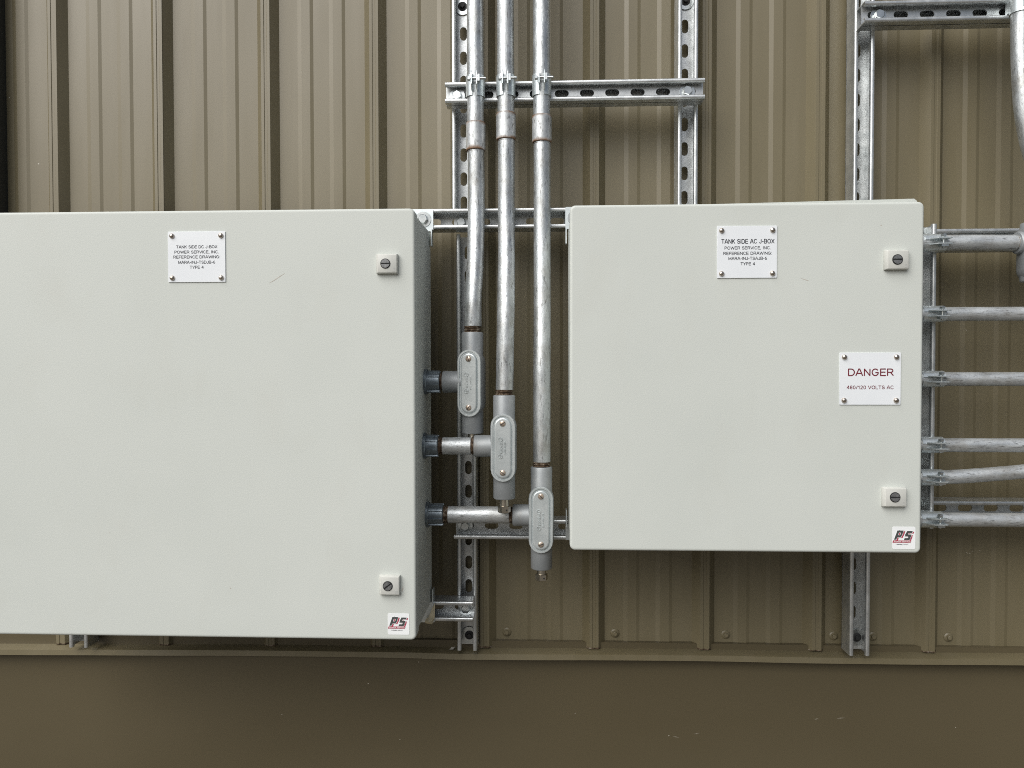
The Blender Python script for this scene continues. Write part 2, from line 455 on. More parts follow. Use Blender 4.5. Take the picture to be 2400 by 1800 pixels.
bs.lathe((0, 0, 0), (0, -1, 0), [(.003, .0052), (.008, .0052), (.0088, .0044)], 6)
ME_BLACK = bs.mesh('bolt', 'black_rubber')
def hexbolt(t, x, y, z, rot=0.0):
    b = link('bolt', ME_HEX, t, Vector((x, y - .0022, z)) - wpos(t)); b.rotation_euler = (0, rot, 0)
    link('washer', ME_WASH, b, (0, .002, 0))
def anchor(t, x, y, z):
    b = link('bolt', ME_BLACK, t, Vector((x, y - .001, z)) - wpos(t))
    link('washer', ME_BIGW, b, (0, 0, 0))

VY = W - RH - DP - .0006        # open front of the uprights
VW = VY + DP - TH               # their web
HY = VY - DP - .0004            # open front of the cross channels
HWb = HY + DP - TH
GU, GC = 'upright strut channels on the wall', 'cross strut channels bolted to the uprights'
v1a = strut('upper upright slotted strut channel behind the three conduits', -.2145, 1.7705, 1.75, VY, 2.1539 - 1.7705, group=GU)
anchor(v1a, -.2160, VW, 2.2100)
v1b = strut('lower upright slotted strut channel in the gap between the two boxes', -.2063, .8560, .870, VY, .9819 - .856, group=GU)
anchor(v1b, -.2050, VW, .8765)
v2 = strut('upright slotted strut channel rising above the middle of the smaller box', .2489, 1.30, 2.2, VY, 2.1603 - 1.30, group=GU)
anchor(v2, .2495, VW, 2.2114)
v3 = strut('upright slotted strut channel passing behind the right side of the smaller box', .6020, .8570, 2.65, VY, 1.0368 - .857, group=GU)
anchor(v3, .6100, VW, .8830)
v0 = strut('strut channel foot poking out below the left end of the large box', -1.0434, .8505, .87, VY, .02, group=GU)
v4 = strut('short upright strut channel carrying the level conduits beside the smaller box', .6855, 1.1380, .585, HY - DP - .0004, 1.6481 - 1.138, group=GU)
h1 = strut('short cross channel holding the three upright conduits near the top', -.2436, 2.0032, .5178, HY, -.0088 + .2436, True, GC, True)
HS = HY + DP / 2 - TH
hexbolt(h1, -.2205, HS, 2.0010, .3); hexbolt(h1, .2420, HS, 2.0020, .1)
h2 = strut('cross channel above both boxes, seen between them', -1.10, 1.7500, 1.42, HY, -.0175 + 1.10, True, GC)
hexbolt(h2, -.2151, HWb, 1.7490, .2)
h2r = strut('cross channel behind the topmost level conduit at the right', .36, 1.7005, 1.6, HY, .03, True, GC)
h3 = strut('cross channel at the foot of the smaller box behind the long nipple', -.2282, 1.1208, .50, HY, -.1539 + .2282, True, GC)
hexbolt(h3, -.2088, HWb, 1.1200, .5)
h3r = strut('cross channel behind the lowest level conduit at the right', .36, 1.1640, 1.6, HY, .8078 - .36, True, GC)
h4 = strut('cross channel stub at the foot of the large box', -1.10, .9515, .9093, HY, -.2434 - .0254 + 1.10, True, GC)
hexbolt(h4, -.2080, HWb, .9480, .0)
h5 = strut('cross channel in the top right corner', .5844, 2.1470, 1.4, HY, .6614 - .5844, True, GC, True)
hexbolt(h5, .6170, HS, 2.1450, .2)
hexbolt(v4, .6885, HY - .0004 - TH, 1.7080); hexbolt(v4, .6880, HY - .0004 - TH, 1.1770)
sqm = MB(); sqm.box(.667, .7035, HY - .0004 - TH - .0016, HY - .0006 - TH, 1.690, 1.7205)
build(sqm, 'square_washer', 'zinc_bolt', v4)

# ------------------------------------------------------------------ lettering
def _arc(cx, cy, rx, ry, a0, a1, k=10):
    return [(cx + rx * math.cos(rad(a0 + (a1 - a0) * i / k)), cy + ry * math.sin(rad(a0 + (a1 - a0) * i / k))) for i in range(k + 1)]
GLYPH = {   # plain sans capitals as pen strokes: advance width, strokes (cap height 1)
    'A': (.72, [[(0, 0), (.31, 1), (.41, 1), (.72, 0)], [(.13, .33), (.59, .33)]]),
    'B': (.64, [[(.05, 0), (.05, 1), (.38, 1)] + _arc(.38, .765, .2, .235, 90, -90, 8) + [(.05, .53)], [(.38, .53)] + _arc(.38, .265, .24, .265, 90, -90, 8) + [(.05, 0)]]),
    'C': (.72, [_arc(.37, .5, .33, .5, 38, 322, 18)]),
    'D': (.70, [[(.05, 0), (.05, 1), (.32, 1)] + _arc(.32, .5, .36, .5, 90, -90, 12) + [(.05, 0)]]),
    'E': (.60, [[(.58, 1), (.05, 1), (.05, 0), (.6, 0)], [(.05, .52), (.54, .52)]]),
    'F': (.56, [[(.56, 1), (.05, 1), (.05, 0)], [(.05, .5), (.5, .5)]]),
    'G': (.76, [_arc(.38, .5, .34, .5, 40, 330, 18) + [(.70, .46), (.42, .46)]]),
    'I': (.12, [[(.06, 0), (.06, 1)]]),
    'J': (.48, [[(.42, 1), (.42, .28)] + _arc(.23, .25, .19, .25, 0, -180, 8)]),
    'K': (.66, [[(.05, 0), (.05, 1)], [(.60, 1), (.05, .40)], [(.25, .60), (.64, 0)]]),
    'L': (.54, [[(.05, 1), (.05, 0), (.54, 0)]]),
    'M': (.82, [[(.05, 0), (.05, 1), (.41, .06), (.77, 1), (.77, 0)]]),
    'N': (.70, [[(.05, 0), (.05, 1), (.65, 0), (.65, 1)]]),
    'O': (.78, [_arc(.39, .5, .35, .5, 90, 450, 22)]),
    'P': (.62, [[(.05, 0), (.05, 1), (.36, 1)] + _arc(.36, .735, .23, .265, 90, -90, 8) + [(.05, .47)]]),
    'R': (.68, [[(.05, 0), (.05, 1), (.40, 1)] + _arc(.40, .745, .22, .255, 90, -90, 8) + [(.05, .49)], [(.38, .49), (.66, 0)]]),
    'S': (.64, [_arc(.33, .745, .25, .255, 25, 255, 9) + _arc(.33, .265, .28, .265, 80, -165, 10)]),
    'T': (.64, [[(0, 1), (.64, 1)], [(.32, 1), (.32, 0)]]),
    'V': (.68, [[(0, 1), (.34, 0), (.68, 1)]]),
    'W': (.98, [[(0, 1), (.24, 0), (.49, .95), (.74, 0), (.98, 1)]]),
    'X': (.66, [[(.02, 0), (.64, 1)], [(.02, 1), (.64, 0)]]),
    'Y': (.66, [[(0, 1), (.33, .45), (.66, 1)], [(.33, .45), (.33, 0)]]),
    '0': (.58, [_arc(.29, .5, .24, .5, 90, 450, 18)]),
    '1': (.40, [[(.06, .78), (.28, 1), (.28, 0)]]),
    '2': (.58, [_arc(.29, .72, .23, .28, 160, -35, 9) + [(.04, 0), (.56, 0)]]),
    '4': (.60, [[(.45, 0), (.45, 1), (.03, .30), (.60, .30)]]),
    '6': (.58, [_arc(.30, .31, .23, .31, 90, 450, 14), _arc(.44, .38, .38, .62, 180, 95, 8)]),
    '8': (.58, [_arc(.29, .76, .20, .24, 90, 450, 14), _arc(.29, .27, .24, .27, 90, 450, 14)]),
    '-': (.34, [[(.04, .40), (.32, .40)]]), '.': (.14, [[(.07, 0), (.07, .06)]]), ',': (.16, [[(.09, .06), (.04, -.14)]]),
    ':': (.14, [[(.07, .02), (.07, .08)], [(.07, .64), (.07, .70)]]), '/': (.32, [[(0, 0), (.32, 1)]]), ' ': (.26, []),
}
def lettering(s, x0, x1, z, cap, y, m, parent, weight=.145, name='lettering'):
    """one line of print: every stroke a flat ribbon; z = middle of the capitals, line fitted from x0 to x1"""
    adv = 0; strokes = []
    for ch in s:
        w, st = GLYPH[ch.upper()]
        for pl in st:                       # break each pen stroke at its sharp corners
            cur = [pl[0]]
            for i in range(1, len(pl)):
                cur.append(pl[i])
                if i < len(pl) - 1:
                    d0 = Vector((pl[i][0] - pl[i - 1][0], pl[i][1] - pl[i - 1][1])); d1 = Vector((pl[i + 1][0] - pl[i][0], pl[i + 1][1] - pl[i][1]))
                    if d0.length > 1e-6 and d1.length > 1e-6 and d0.angle(d1) > .75:
                        strokes.append([(adv + a, b) for a, b in cur]); cur = [pl[i]]
            strokes.append([(adv + a, b) for a, b in cur])
        adv += w + .15
    adv -= .15
    fx = (x1 - x0) / (adv * cap); half = weight * .5
    mb = MB(); depth = 0
    for pl in strokes:
        pl = [q for i, q in enumerate(pl) if i == 0 or (abs(q[0] - pl[i - 1][0]) + abs(q[1] - pl[i - 1][1])) > 1e-6]
        if len(pl) < 2: continue
        P2 = [Vector((x0 + a * cap * fx, z + (half + b * (1 - 2 * half) - .5) * cap)) for a, b in pl]
        L_, R_ = [], []; n_ = len(P2); closed = (P2[0] - P2[-1]).length < 1e-7
        for i in range(n_):
            a = P2[i - 1] if i else (P2[-2] if closed else None); c = P2[i + 1] if i < n_ - 1 else (P2[1] if closed else None)
            d0 = (P2[i] - a).normalized() if a is not None else None; d1 = (c - P2[i]).normalized() if c is not None else None
            if d0 is None: d0 = d1
            if d1 is None: d1 = d0
            t = (d0 + d1)
            t = t.normalized() if t.length > 1e-6 else d0
            nrm = Vector((-t.y, t.x)); k = min(1.8, 1 / max(.35, abs(nrm.dot(Vector((-d0.y, d0.x))))))
            L_.append(P2[i] + nrm * half * cap * k); R_.append(P2[i] - nrm * half * cap * k)
        if not closed:                      # square pen ends
            e0 = (P2[0] - P2[1]).normalized() * half * cap * .5; e1 = (P2[-1] - P2[-2]).normalized() * half * cap * .5
            L_[0] += e0; R_[0] += e0; L_[-1] += e1; R_[-1] += e1
        yy = y - depth * .000012; depth = (depth + 1) % 8
        mb.add([(p.x, yy, p.y) for p in L_] + [(p.x, yy, p.y) for p in R_], [(i, i + 1, n_ + i + 1, n_ + i) for i in range(n_ - 1)])
    return build(mb, name, m, parent)

# ------------------------------------------------------------------ enclosures
rv = MB(); rv.lathe((0, 0, 0), (0, -1, 0), [(0, .0046), (.0008, .0046), (.0022, .0042), (.0034, .0030), (.0040, .0014)], 16)
ME_RIV = rv.mesh('rivet', 'steel_rivet', 60)
def plate(e, x0, x1, z0, z1, tilt, lines, m):
    o = MB(); o.stack([rrect(x0, x1, z0, z1, .0012, -.0002, 2), rrect(x0, x1, z0, z1, .0012, -.0014, 2), rrect(x0 + .0003, x1 - .0003, z0 + .0003, z1 - .0003, .0012, -.0017, 2)])
    p = build(o, 'label_plate', 'white_plate', e)
    for i, (s, a, b, z, cap) in enumerate(lines):
        lettering(s, a, b, z, cap, -.0019, m, p)
    for x in (x0 + .0076, x1 - .0076):
        for z in (z0 + .0076, z1 - .0076): link('rivet', ME_RIV, p, Vector((x, -.0016, z)) - wpos(p))
    return p
def latch(e, x0, x1, z0, z1, cx, cz, ang):
    o = MB()
    o.stack([rrect(x0, x1, z0, z1, .0012, -.0002, 2), rrect(x0, x1, z0, z1, .0012, -.0045, 2), rrect(x0 + .0030, x1 - .0012, z0 + .0012, z1 - .0016, .0010, -.0090, 2), rrect(x0 + .0042, x1 - .0020, z0 + .0020, z1 - .0026, .001, -.0096, 2)])
    p = build(o, 'latch', 'pale_latch_plastic', e)
    rg = MB(); rg.lathe((cx, -.0092, cz), (0, -1, 0), [(0, .0088), (.0010, .0088), (.0012, .0078), (.0006, .0074)], 32)
    build(rg, 'latch_rim', 'black_rubber', p)
    k = MB()
    for s_ in (1, -1):           # two halves either side of the driver slot
        pts = []
        a0 = math.asin(.0012 / .0074)
        for i in range(13):
            an = a0 + (PI - 2 * a0) * i / 12; pts.append((.0074 * math.cos(an), .0074 * math.sin(an) * s_))
        c_, sn = math.cos(ang), math.sin(ang)
        pts = [(x * c_ - y * sn, x * sn + y * c_) for x, y in pts]
        k.prism(pts, lambda a, b, t: (cx + a, t, cz + b), -.0096, -.0114)
    build(k, 'latch_screw', 'dark_latch_screw', p)
    fmk = MB()
    for i in range(3): fmk.box(x1 - .0082, x1 - .0042, -.00985, -.0090, z0 + .0036 + i * .0021, z0 + .0050 + i * .0021)
    build(fmk, 'moulded_mark', 'faint_latch_mark', p)
def sticker(e, x0, x1, z0, z1):
    o = MB(); o.stack([rrect(x0, x1, z0, z1, .0028, -.0001, 4), rrect(x0, x1, z0, z1, .0028, -.0004, 4)])
    p = build(o, 'sticker', 'white_sticker', e)
    sx, sz = (x1 - x0) / 450.0, (z1 - z0) / 440.0
    def P(x, y): return (x0 + (x - 340 - 65 * (y - 1020) / 180.0) * sx, z1 - (y - 945) * sz)
    def quads(qs, name, m, yy, dx=0, dy=0):
        mb = MB()
        for a, b, c, d in qs:
            q = [P(a + dx, b + dy), P(c + dx, b + dy), P(c + dx, d + dy), P(a + dx, d + dy)]
            mb.add([(u, yy, v) for u, v in q], [(0, 1, 2, 3)])
        build(mb, name, m, p)
    Pq = [(438, 1020, 482, 1200), (482, 1020, 560, 1058), (524, 1058, 562, 1112), (482, 1112, 556, 1152)]
    Sq = [(628, 1028, 738, 1066), (622, 1066, 664, 1096), (622, 1096, 738, 1134), (696, 1134, 742, 1168), (632, 1168, 740, 1206)]
    quads(Pq, 'logo_letter', 'logo_red', -.00055, 38, 14); quads(Sq, 'logo_letter', 'logo_red', -.00055, 36, 14)
    quads([(a - 7, b - 5, c + 9, d + 8) for a, b, c, d in Pq], 'logo_outline', 'white_sticker', -.00070)
    quads([(a - 7, b - 5, c + 9, d + 8) for a, b, c, d in Sq], 'logo_outline', 'white_sticker', -.00070)
    quads(Pq, 'logo_letter', 'logo_grey', -.00085); quads(Sq, 'logo_letter', 'logo_grey', -.00085)
    quads([(430, 1214, 780, 1258)], 'logo_bar', 'logo_red', -.00085)
    a, b = P(452, 1236)[0], P(770, 1236)[0]
    lettering('POWER SERVICE', a, b, P(0, 1236)[1], 26 * sz, -.00100, 'white_print', p, .19)
    lettering('A', x0 + 70 * sx, x0 + 84 * sx, z1 - 348 * sz, 16 * sz, -.0006, 'black_print', p)
    lettering('Company', x0 + 196 * sx, x0 + 312 * sx, z1 - 349 * sz, 16 * sz, -.0006, 'black_print', p)
    mk = MB()
    for i in range(6):
        u = x0 + (98 + i * 15) * sx
        mk.add([(u, -.0006, z1 - 356 * sz), (u + 11 * sx, -.0006, z1 - 356 * sz), (u + 11 * sx, -.0006, z1 - 341 * sz), (u, -.0006, z1 - 341 * sz)], [(0, 1, 2, 3)])
    build(mk, 'small_print', 'black_print', p)

def enclosure(name, label, x0, x1, z0, z1, drip=False):
    e = thing(name, label, 'electrical box', (x0, .21, z0))
    d = MB(); r = .0095
    rings = [rrect(x0 + .003, x1 - .003, z0 + .003, z1 - .003, r - .003, .0135)]
    for ins, y in ((0, .0135), (0, .0042), (.0005, .0022), (.0016, .0009), (.0030, .0002), (.0045, 0), (.0060, 0)):
        rings.append(rrect(x0 + ins, x1 - ins, z0 + ins, z1 - ins, r - ins * .9, y))
    d.stack(rings); build(d, 'door', 'pale_grey_powder_coat', e, 50)
    gk = MB(); gk.stack([rrect(x0 + .006, x1 - .006, z0 + .006, z1 - .006, .005, .0136), rrect(x0 + .006, x1 - .006, z0 + .006, z1 - .006, .005, .0172)], False, False)
    build(gk, 'gasket', 'dark_gasket', e)
    b = MB(); q = .0035
    b.stack([rrect(x0 + .012, x1 - .012, z0 + .012, z1 - .012, .004, .0200), rrect(x0 + .0022, x1 - .0022, z0 + .0022, z1 - .0022, .006, .0165), rrect(x0 + .0010, x1 - .0010, z0 + .0010, z1 - .0010, .007, .0180),
             rrect(x0 + .0010, x1 - .0010, z0 + .0010, z1 - .0010, .007, .0325), rrect(x0 + q, x1 - q, z0 + q, z1 - q, .006, .0345),
             rrect(x0 + q, x1 - q, z0 + q, z1 - q, .006, .207), rrect(x0 + q + .003, x1 - q - .003, z0 + q + .003, z1 - q - .003, .004, .2092)])
    build(b, 'body', 'pale_grey_powder_coat', e, 40)
    return e
BR = HY - .0022
def bracket(e, xin, xout, zin, zout, m='zinc_bracket', bolt=True):
    """wall-mount tab: plate lying on the cross channel plus a small folded flange along the box side"""
    o = MB(); a, b = sorted((xin, xout)); c, d = sorted((zin, zout))
    o.stack([rrect(a, b, c, d, .002, HY - .0003, 3), rrect(a, b, c, d, .002, BR, 3)])
    sgn = 1 if zout > zin else -1; zf = zin + sgn * .002
    s = 1 if xout > xin else -1
    o.box(xout - s * .0022, xout, BR - .020, BR + .0001, min(zf, zf - sgn * .034), max(zf, zf - sgn * .034))
    p = build(o, 'mounting_bracket', m, e)
    if bolt:
        zc = zout - sgn * .021; xc = xout - s * .020
        bb = link('bolt', ME_HEX, p, Vector((xc, BR - .002, zc)) - wpos(p)); link('washer', ME_WASH, bb, (0, .0018, 0))
    return p

LX0, LX1, LZ0, LZ1 = -1.0425, -.2705, .9678, 1.7278
eL = enclosure('electrical_enclosure', 'large pale grey electrical enclosure marked TANK SIDE DC J-BOX', LX0, LX1, LZ0, LZ1)
plate(eL, -.7095, -.6063, 1.6010, 1.6902, 0, [
    ('TANK SIDE DC J-BOX', -.6942, -.6208, 1.6632, .0054), ('POWER SERVICE, INC.', -.6976, -.6180, 1.6541, .0054),
    ('REFERENCE DRAWING:', -.6996, -.6158, 1.6454, .0054), ('MARA-INJ-TSDJB-6', -.6908, -.6248, 1.6361, .0054), ('TYPE 4', -.6701, -.6456, 1.6273, .0054)], 'black_print')
latch(eL, -.3375, -.2995, 1.6133, 1.6478, -.3203, 1.6302, 0)
latch(eL, -.3348, -.2980, 1.0500, 1.0845, -.3189, 1.0666, rad(37))
sticker(eL, -.3211, -.2827, .9777, 1.0157)
bracket(eL, -.3150, -.2680, 1.7245, 1.7692); bracket(eL, -.985, -1.033, 1.7245, 1.7692)
bracket(eL, -.3150, -.2680, .9710, .9300, 'zinc_bracket', False)
bracket(eL, -.985, -1.033, .9710, .9300)
eR = enclosure('electrical_enclosure', 'smaller square grey electrical enclosure marked TANK SIDE AC J-BOX', 0, .6, 1.13, 1.73)
plate(eR, .2517, .3531, 1.6022, 1.6910, 0, [
    ('TANK SIDE AC J-BOX', .2590, .3482, 1.6648, .0080), ('POWER SERVICE, INC.', .2643, .3424, 1.6536, .0054),
    ('REFERENCE DRAWING:', .2623, .3442, 1.6444, .0054), ('MARA-INJ-TSAJB-6', .2710, .3359, 1.6357, .0054), ('TYPE 4', .2917, .3157, 1.6265, .0054)], 'black_print')
plate(eR, .4600, .5625, 1.3848, 1.4739, 0, [('DANGER', .4740, .5498, 1.4404, .0130), ('480/120 VOLTS AC', .4720, .5504, 1.4147, .0063)], 'red_print')
latch(eR, .5321, .5714, 1.6142, 1.6478, .5513, 1.6309, 0)
latch(eR, .5320, .5714, 1.2110, 1.2443, .5510, 1.2280, 0)
sticker(eR, .5511, .5901, 1.1374, 1.1760)
bracket(eR, .045, -.0022, 1.7265, 1.7705); bracket(eR, .555, .6025, 1.7265, 1.7600)
bracket(eR, .045, -.0015, 1.1335, 1.1010, bolt=False); bracket(eR, .555, .6025, 1.1335, 1.1010, bolt=False)
dl = MB(); zl = (1.7335, 1.7392)
dl.stack([[(.012, .0200, 1.7288), (.597, .0200, 1.7288), (.597, .0200, zl[1] - .004), (.592, .0200, zl[1]), (.012, .0200, zl[0] - .004)],
          [(.012, .0300, 1.7288), (.597, .0300, 1.7288), (.597, .0300, zl[1] - .004), (.592, .0300, zl[1]), (.012, .0300, zl[0] - .004)]])
build(dl, 'drip_lip', 'pale_grey_powder_coat', eR)
small('scuff_mark', (.42, .39, .34), (.50, .48, .43), .7, 0, 120)
def scuff(e, pts, w):
    mb = MB(); n_ = len(pts); up = []; dn = []
    for i, (x, z) in enumerate(pts):
        a, b = pts[max(i - 1, 0)], pts[min(i + 1, n_ - 1)]; d = Vector((b[0] - a[0], b[1] - a[1])).normalized()
        q = w * math.sin(PI * (i + .5) / n_) * .5
        up.append((x - d.y * q, -.00012, z + d.x * q)); dn.append((x + d.y * q, -.00012, z - d.x * q))
    mb.add(up + dn, [(i, i + 1, n_ + i + 1, n_ + i) for i in range(n_ - 1)])
    build(mb, 'scuff', 'scuff_mark', e)
scuff(eL, [(-.5290, 1.5985), (-.5190, 1.6040), (-.5100, 1.6100), (-.5010, 1.6155)], .0014)
scuff(eL, [(-.6050, 1.0575), (-.6035, 1.0570), (-.6020, 1.0560)], .0016)
scuff(eL, [(-.2960, 1.0540), (-.2945, 1.0580), (-.2935, 1.0630)], .0022)
scuff(eR, [(.3935, 1.6020), (.3990, 1.5995), (.4050, 1.5975), (.4080, 1.5965)], .0012)
scuff(eR, [(.5270, 1.6900), (.5280, 1.6905), (.5290, 1.6900)], .0022)
# crumpled cream tape at the lower corner of the large box
tp = MB()
tv = [(-.2688, BR - .006, .9700), (-.2664, BR - .005, .9702), (-.2672, BR - .006, .9405), (-.2790, BR - .012, .9440), (-.2860, BR - .014, .9330), (-.2850, BR - .010, .9395),
      (-.2720, BR - .009, .9290), (-.2690, BR - .003, .9350), (-.2765, BR - .020, .9365), (-.2745, BR - .008, .9540)]
tp.add(tv, [(0, 1, 2), (0, 2, 9), (9, 2, 3), (3, 2, 8), (3, 8, 5), (5, 8, 4), (4, 8, 6), (8, 2, 7), (8, 7, 6)])
tp.add([(x, y + .0012, z) for x, y, z in tv], [(2, 1, 0), (9, 2, 0), (3, 2, 9), (8, 2, 3), (5, 8, 3), (4, 8, 5), (6, 8, 4), (7, 2, 8), (6, 7, 8)])
tag(build(tp, 'tape_scrap', 'cream_tape', None, 20), 'crumpled cream tape at the lower right corner of the large box', 'tape')

# ------------------------------------------------------------------ conduit runs
RP = .0167
def smooth_path(pts, k=10):
    P = [Vector(p) for p in pts]; out = []
    for i in range(len(P) - 1):
        a, b, c, d = P[max(i - 1, 0)], P[i], P[i + 1], P[min(i + 2, len(P) - 1)]
        for q in range(k):
            t = q / k
            out.append(.5 * ((2 * b) + (-a + c) * t + (2 * a - 5 * b + 4 * c - d) * t * t + (-a + 3 * b - 3 * c + d) * t ** 3))
    out.append(P[-1]); return out
def thread(t, org, axis, L, r=RP, name='thread'):
    mb = MB(); prof = []; n_ = max(2, round(L / .0032))
    for i in range(n_):
        prof += [(L * i / n_, r - .0019), (L * (i + .3) / n_, r - .0019), (L * (i + .55) / n_, r + .0001), (L * (i + .8) / n_, r + .0001)]
    prof.append((L, r - .0019))
    mb.lathe(org, axis, prof, 28); build(mb, name, 'rusty_thread', t, 20)
def coupling(t, x, y, z0, z1):
    mb = MB(); R_ = .0193
    mb.lathe((x, y, z0), (0, 0, 1), [(.0008, RP), (0, R_ - .0012), (.0012, R_), (z1 - z0 - .0012, R_), (z1 - z0, R_ - .0012), (z1 - z0 - .0008, RP)], 36, False, False)
    build(mb, 'coupling', 'rust_edged_coupling', t)
    thread(t, (x, y, z0 - .004), (0, 0, 1), .0045)
sc = MB(); sc.lathe((0, 0, 0), (0, -1, 0), [(0, .0056), (.0010, .0056), (.0020, .0046), (.0026, .0030)], 20)
ME_CSW = sc.mesh('cover_screw', 'bronze_screw', 50)
sl = MB(); sl.box(-.0052, .0052, -.0030, -.0018, -.0006, .0006); ME_SLOT = sl.mesh('driver_slot', 'black_rubber')
def stadium(hw, hh, y, k=10):
    pts = []
    for cz, a0 in ((hh - hw, 0), (-hh + hw, 180)):
        for i in range(k + 1):
            an = rad(a0 + 180 * i / k); pts.append((hw * math.cos(an), y, cz + hw * math.sin(an)))
    return pts
def conduit_body(t, x, y, zc, ztop, zbot, side=None, twist=0.0, hh=.0645, slot=(.5, .9)):
    """cast body on axis (x,y), cover towards the viewer; side = x where the side hub ends"""
    mb = MB(); rot = Matrix.Rotation(twist, 3, 'Z')
    def T(p): v = rot @ Vector(p); return (v.x + x, v.y + y, v.z + zc)
    rings = [[T(p) for p in stadium(*a)] for a in ((.012, hh - .014, .0215), (.0190, hh - .006, .0180), (.0228, hh - .002, .0110), (.0240, hh - .0005, -.004), (.0240, hh, -.0190), (.0228, hh - .001, -.0215))]
    mb.stack(rings)
    H = .0205
    mb.lathe((x, y, zc), (0, 0, 1), [(.02, H), (ztop - zc - .002, H + .0004), (ztop - zc, H - .0010), (ztop - zc, .0150)], 32)
    mb.lathe((x, y, zc), (0, 0, -1), [(.02, H), (zc - zbot - .002, H + .0004), (zc - zbot, H - .0012), (zc - zbot, .0100)], 32)
    if side is not None:
        s = 1 if side > x else -1; L = abs(side - x)
        mb.lathe((x, y, side_z[0]), (s, 0, 0), [(.004, H), (L - .002, H + .0006), (L, H - .0010), (L, .0155)], 32)
    b = build(mb, 'conduit_body', 'grey_cast_fitting', t, 40)
    cv = MB()
    cr = [(.0222, hh - .0014, -.0216), (.0228, hh - .0008, -.0222), (.0228, hh - .0008, -.0242), (.0221, hh - .0015, -.0250), (.0192, hh - .0044, -.0250), (.0184, hh - .0052, -.0228),
          (.0166, hh - .0070, -.0228), (.0150, hh - .0086, -.0268), (.0138, hh - .0098, -.0274), (.0126, hh - .0110, -.0274)]
    cv.stack([[T(p) for p in stadium(*a)] for a in cr])
    c = build(cv, 'cover', 'pale_stamped_cover', b, 30)
    for i, zz in enumerate((hh - .0185, -hh + .0185)):
        s_ = link('cover_screw', ME_CSW, b, Vector(T((0, -.0272, zz))) - wpos(b)); s_.rotation_euler = (0, slot[i], twist)
        q_ = link('driver_slot', ME_SLOT, b, Vector(T((0, -.0274, zz))) - wpos(b)); q_.rotation_euler = (0, slot[i], twist)
    em = MB()
    def ring(cx, cz, r):
        a = [[T((cx + rr * math.cos(2 * PI * i / 20), yy, cz + rr * math.sin(2 * PI * i / 20))) for i in range(20)] for rr, yy in ((r, -.0273), (r, -.0286), (r - .0012, -.0286), (r - .0012, -.0273))]
        em.stack(a, False, False)
    def dash(cx, cz, w, h):
        vs = [T((cx + sx * w / 2, yy, cz + sz * h / 2)) for yy in (-.0272, -.0286) for sx, sz in ((-1, -1), (1, -1), (1, 1), (-1, 1))]
        em.add(vs, [(4, 5, 6, 7), (0, 1, 5, 4), (1, 2, 6, 5), (2, 3, 7, 6), (3, 0, 4, 7)])
    ring(-.0045, .0165, .0044); ring(-.0045, -.0150, .0044)
    rr = random.Random(int(zc * 1000))
    z_ = .0105
    while z_ > -.0095:
        h = rr.uniform(.0010, .0016); dash(-.0035, z_, rr.uniform(.0035, .0062), h)
        if rr.random() < .6: dash(-.0035 + rr.uniform(-.002, .002), z_ - .0010, .0014, .0012)
        z_ -= rr.uniform(.0024, .0032)
    z_ = .0125
    while z_ > -.0115:
        dash(.0040, z_, rr.uniform(.0022, .0032), .0008); z_ -= rr.uniform(.0017, .0026)
    dash(-.0045, .0165, .0042, .0009); dash(-.0050, -.0150, .0009, .0052); dash(-.0035, -.0150, .0035, .0009)
    build(em, 'embossed_marks', 'pale_stamped_cover', b)
    return b
side_z = [0]
def hub_fitting(t, y, z, x1):
    mb = MB(); x0 = LX1 - .0036
    mb.lathe((x0, y, z), (1, 0, 0), [(0, .0225), (.0004, .0248), (.0042, .0248), (.0056, .0235), (.0056, .0200)], 40)
    mb.lathe((x0, y, z), (1, 0, 0), [(.005, .0202), (x1 - x0 - .0015, .0196), (x1 - x0, .0185), (x1 - x0, .0150)], 36)
    for i in range(8):
        a = 2 * PI * i / 8 + .25; c_, s_ = math.cos(a), math.sin(a)
        for w in (0,):
            pts = []
            for rr_, tw in ((.0190, -.0016), (.0190, .0016), (.0222, .0012), (.0222, -.0012)):
                pts.append((rr_ * c_ - tw * s_, rr_ * s_ + tw * c_))
            mb.prism(pts, lambda p, q, tt: (tt, y + p, z + q), x0 + .005, x1 - .0004)
    build(mb, 'hub_fitting', 'grey_zinc_hub', t, 30)
def level_nipple(t, y, z, x0, x1, m='galvanised_level_pipe'):
    mb = MB(); mb.tube([(x0, y, z), (x0 + (x1 - x0) * .5, y, z), (x1, y, z)], RP - .0002, 32); build(mb, 'nipple', m, t)
def drain_plug(t, x, y, z0, z1, z2):
    mb = MB(); mb.lathe((x, y, z0 + .004), (0, 0, -1), [(0, .0088), (z0 + .004 - z1, .0088)], 24)
    mb.lathe((x, y, z1 + .0004), (0, 0, -1), [(0, .0112), (.0008, .0122), (z1 - z2 - .0012, .0122), (z1 - z2, .0108)], 6, phase=.3)
    p = build(mb, 'drain_plug', 'nickel_plug', t)
    hb = MB(); a = rad(-62); hb.lathe((x + .0100 * math.cos(a) , y + .0112 * math.sin(a), (z1 + z2) / 2), (math.cos(a), math.sin(a), 0), [(-.004, .0016), (.0008, .0016)], 12)
    build(hb, 'drain_hole', 'black_rubber', p)
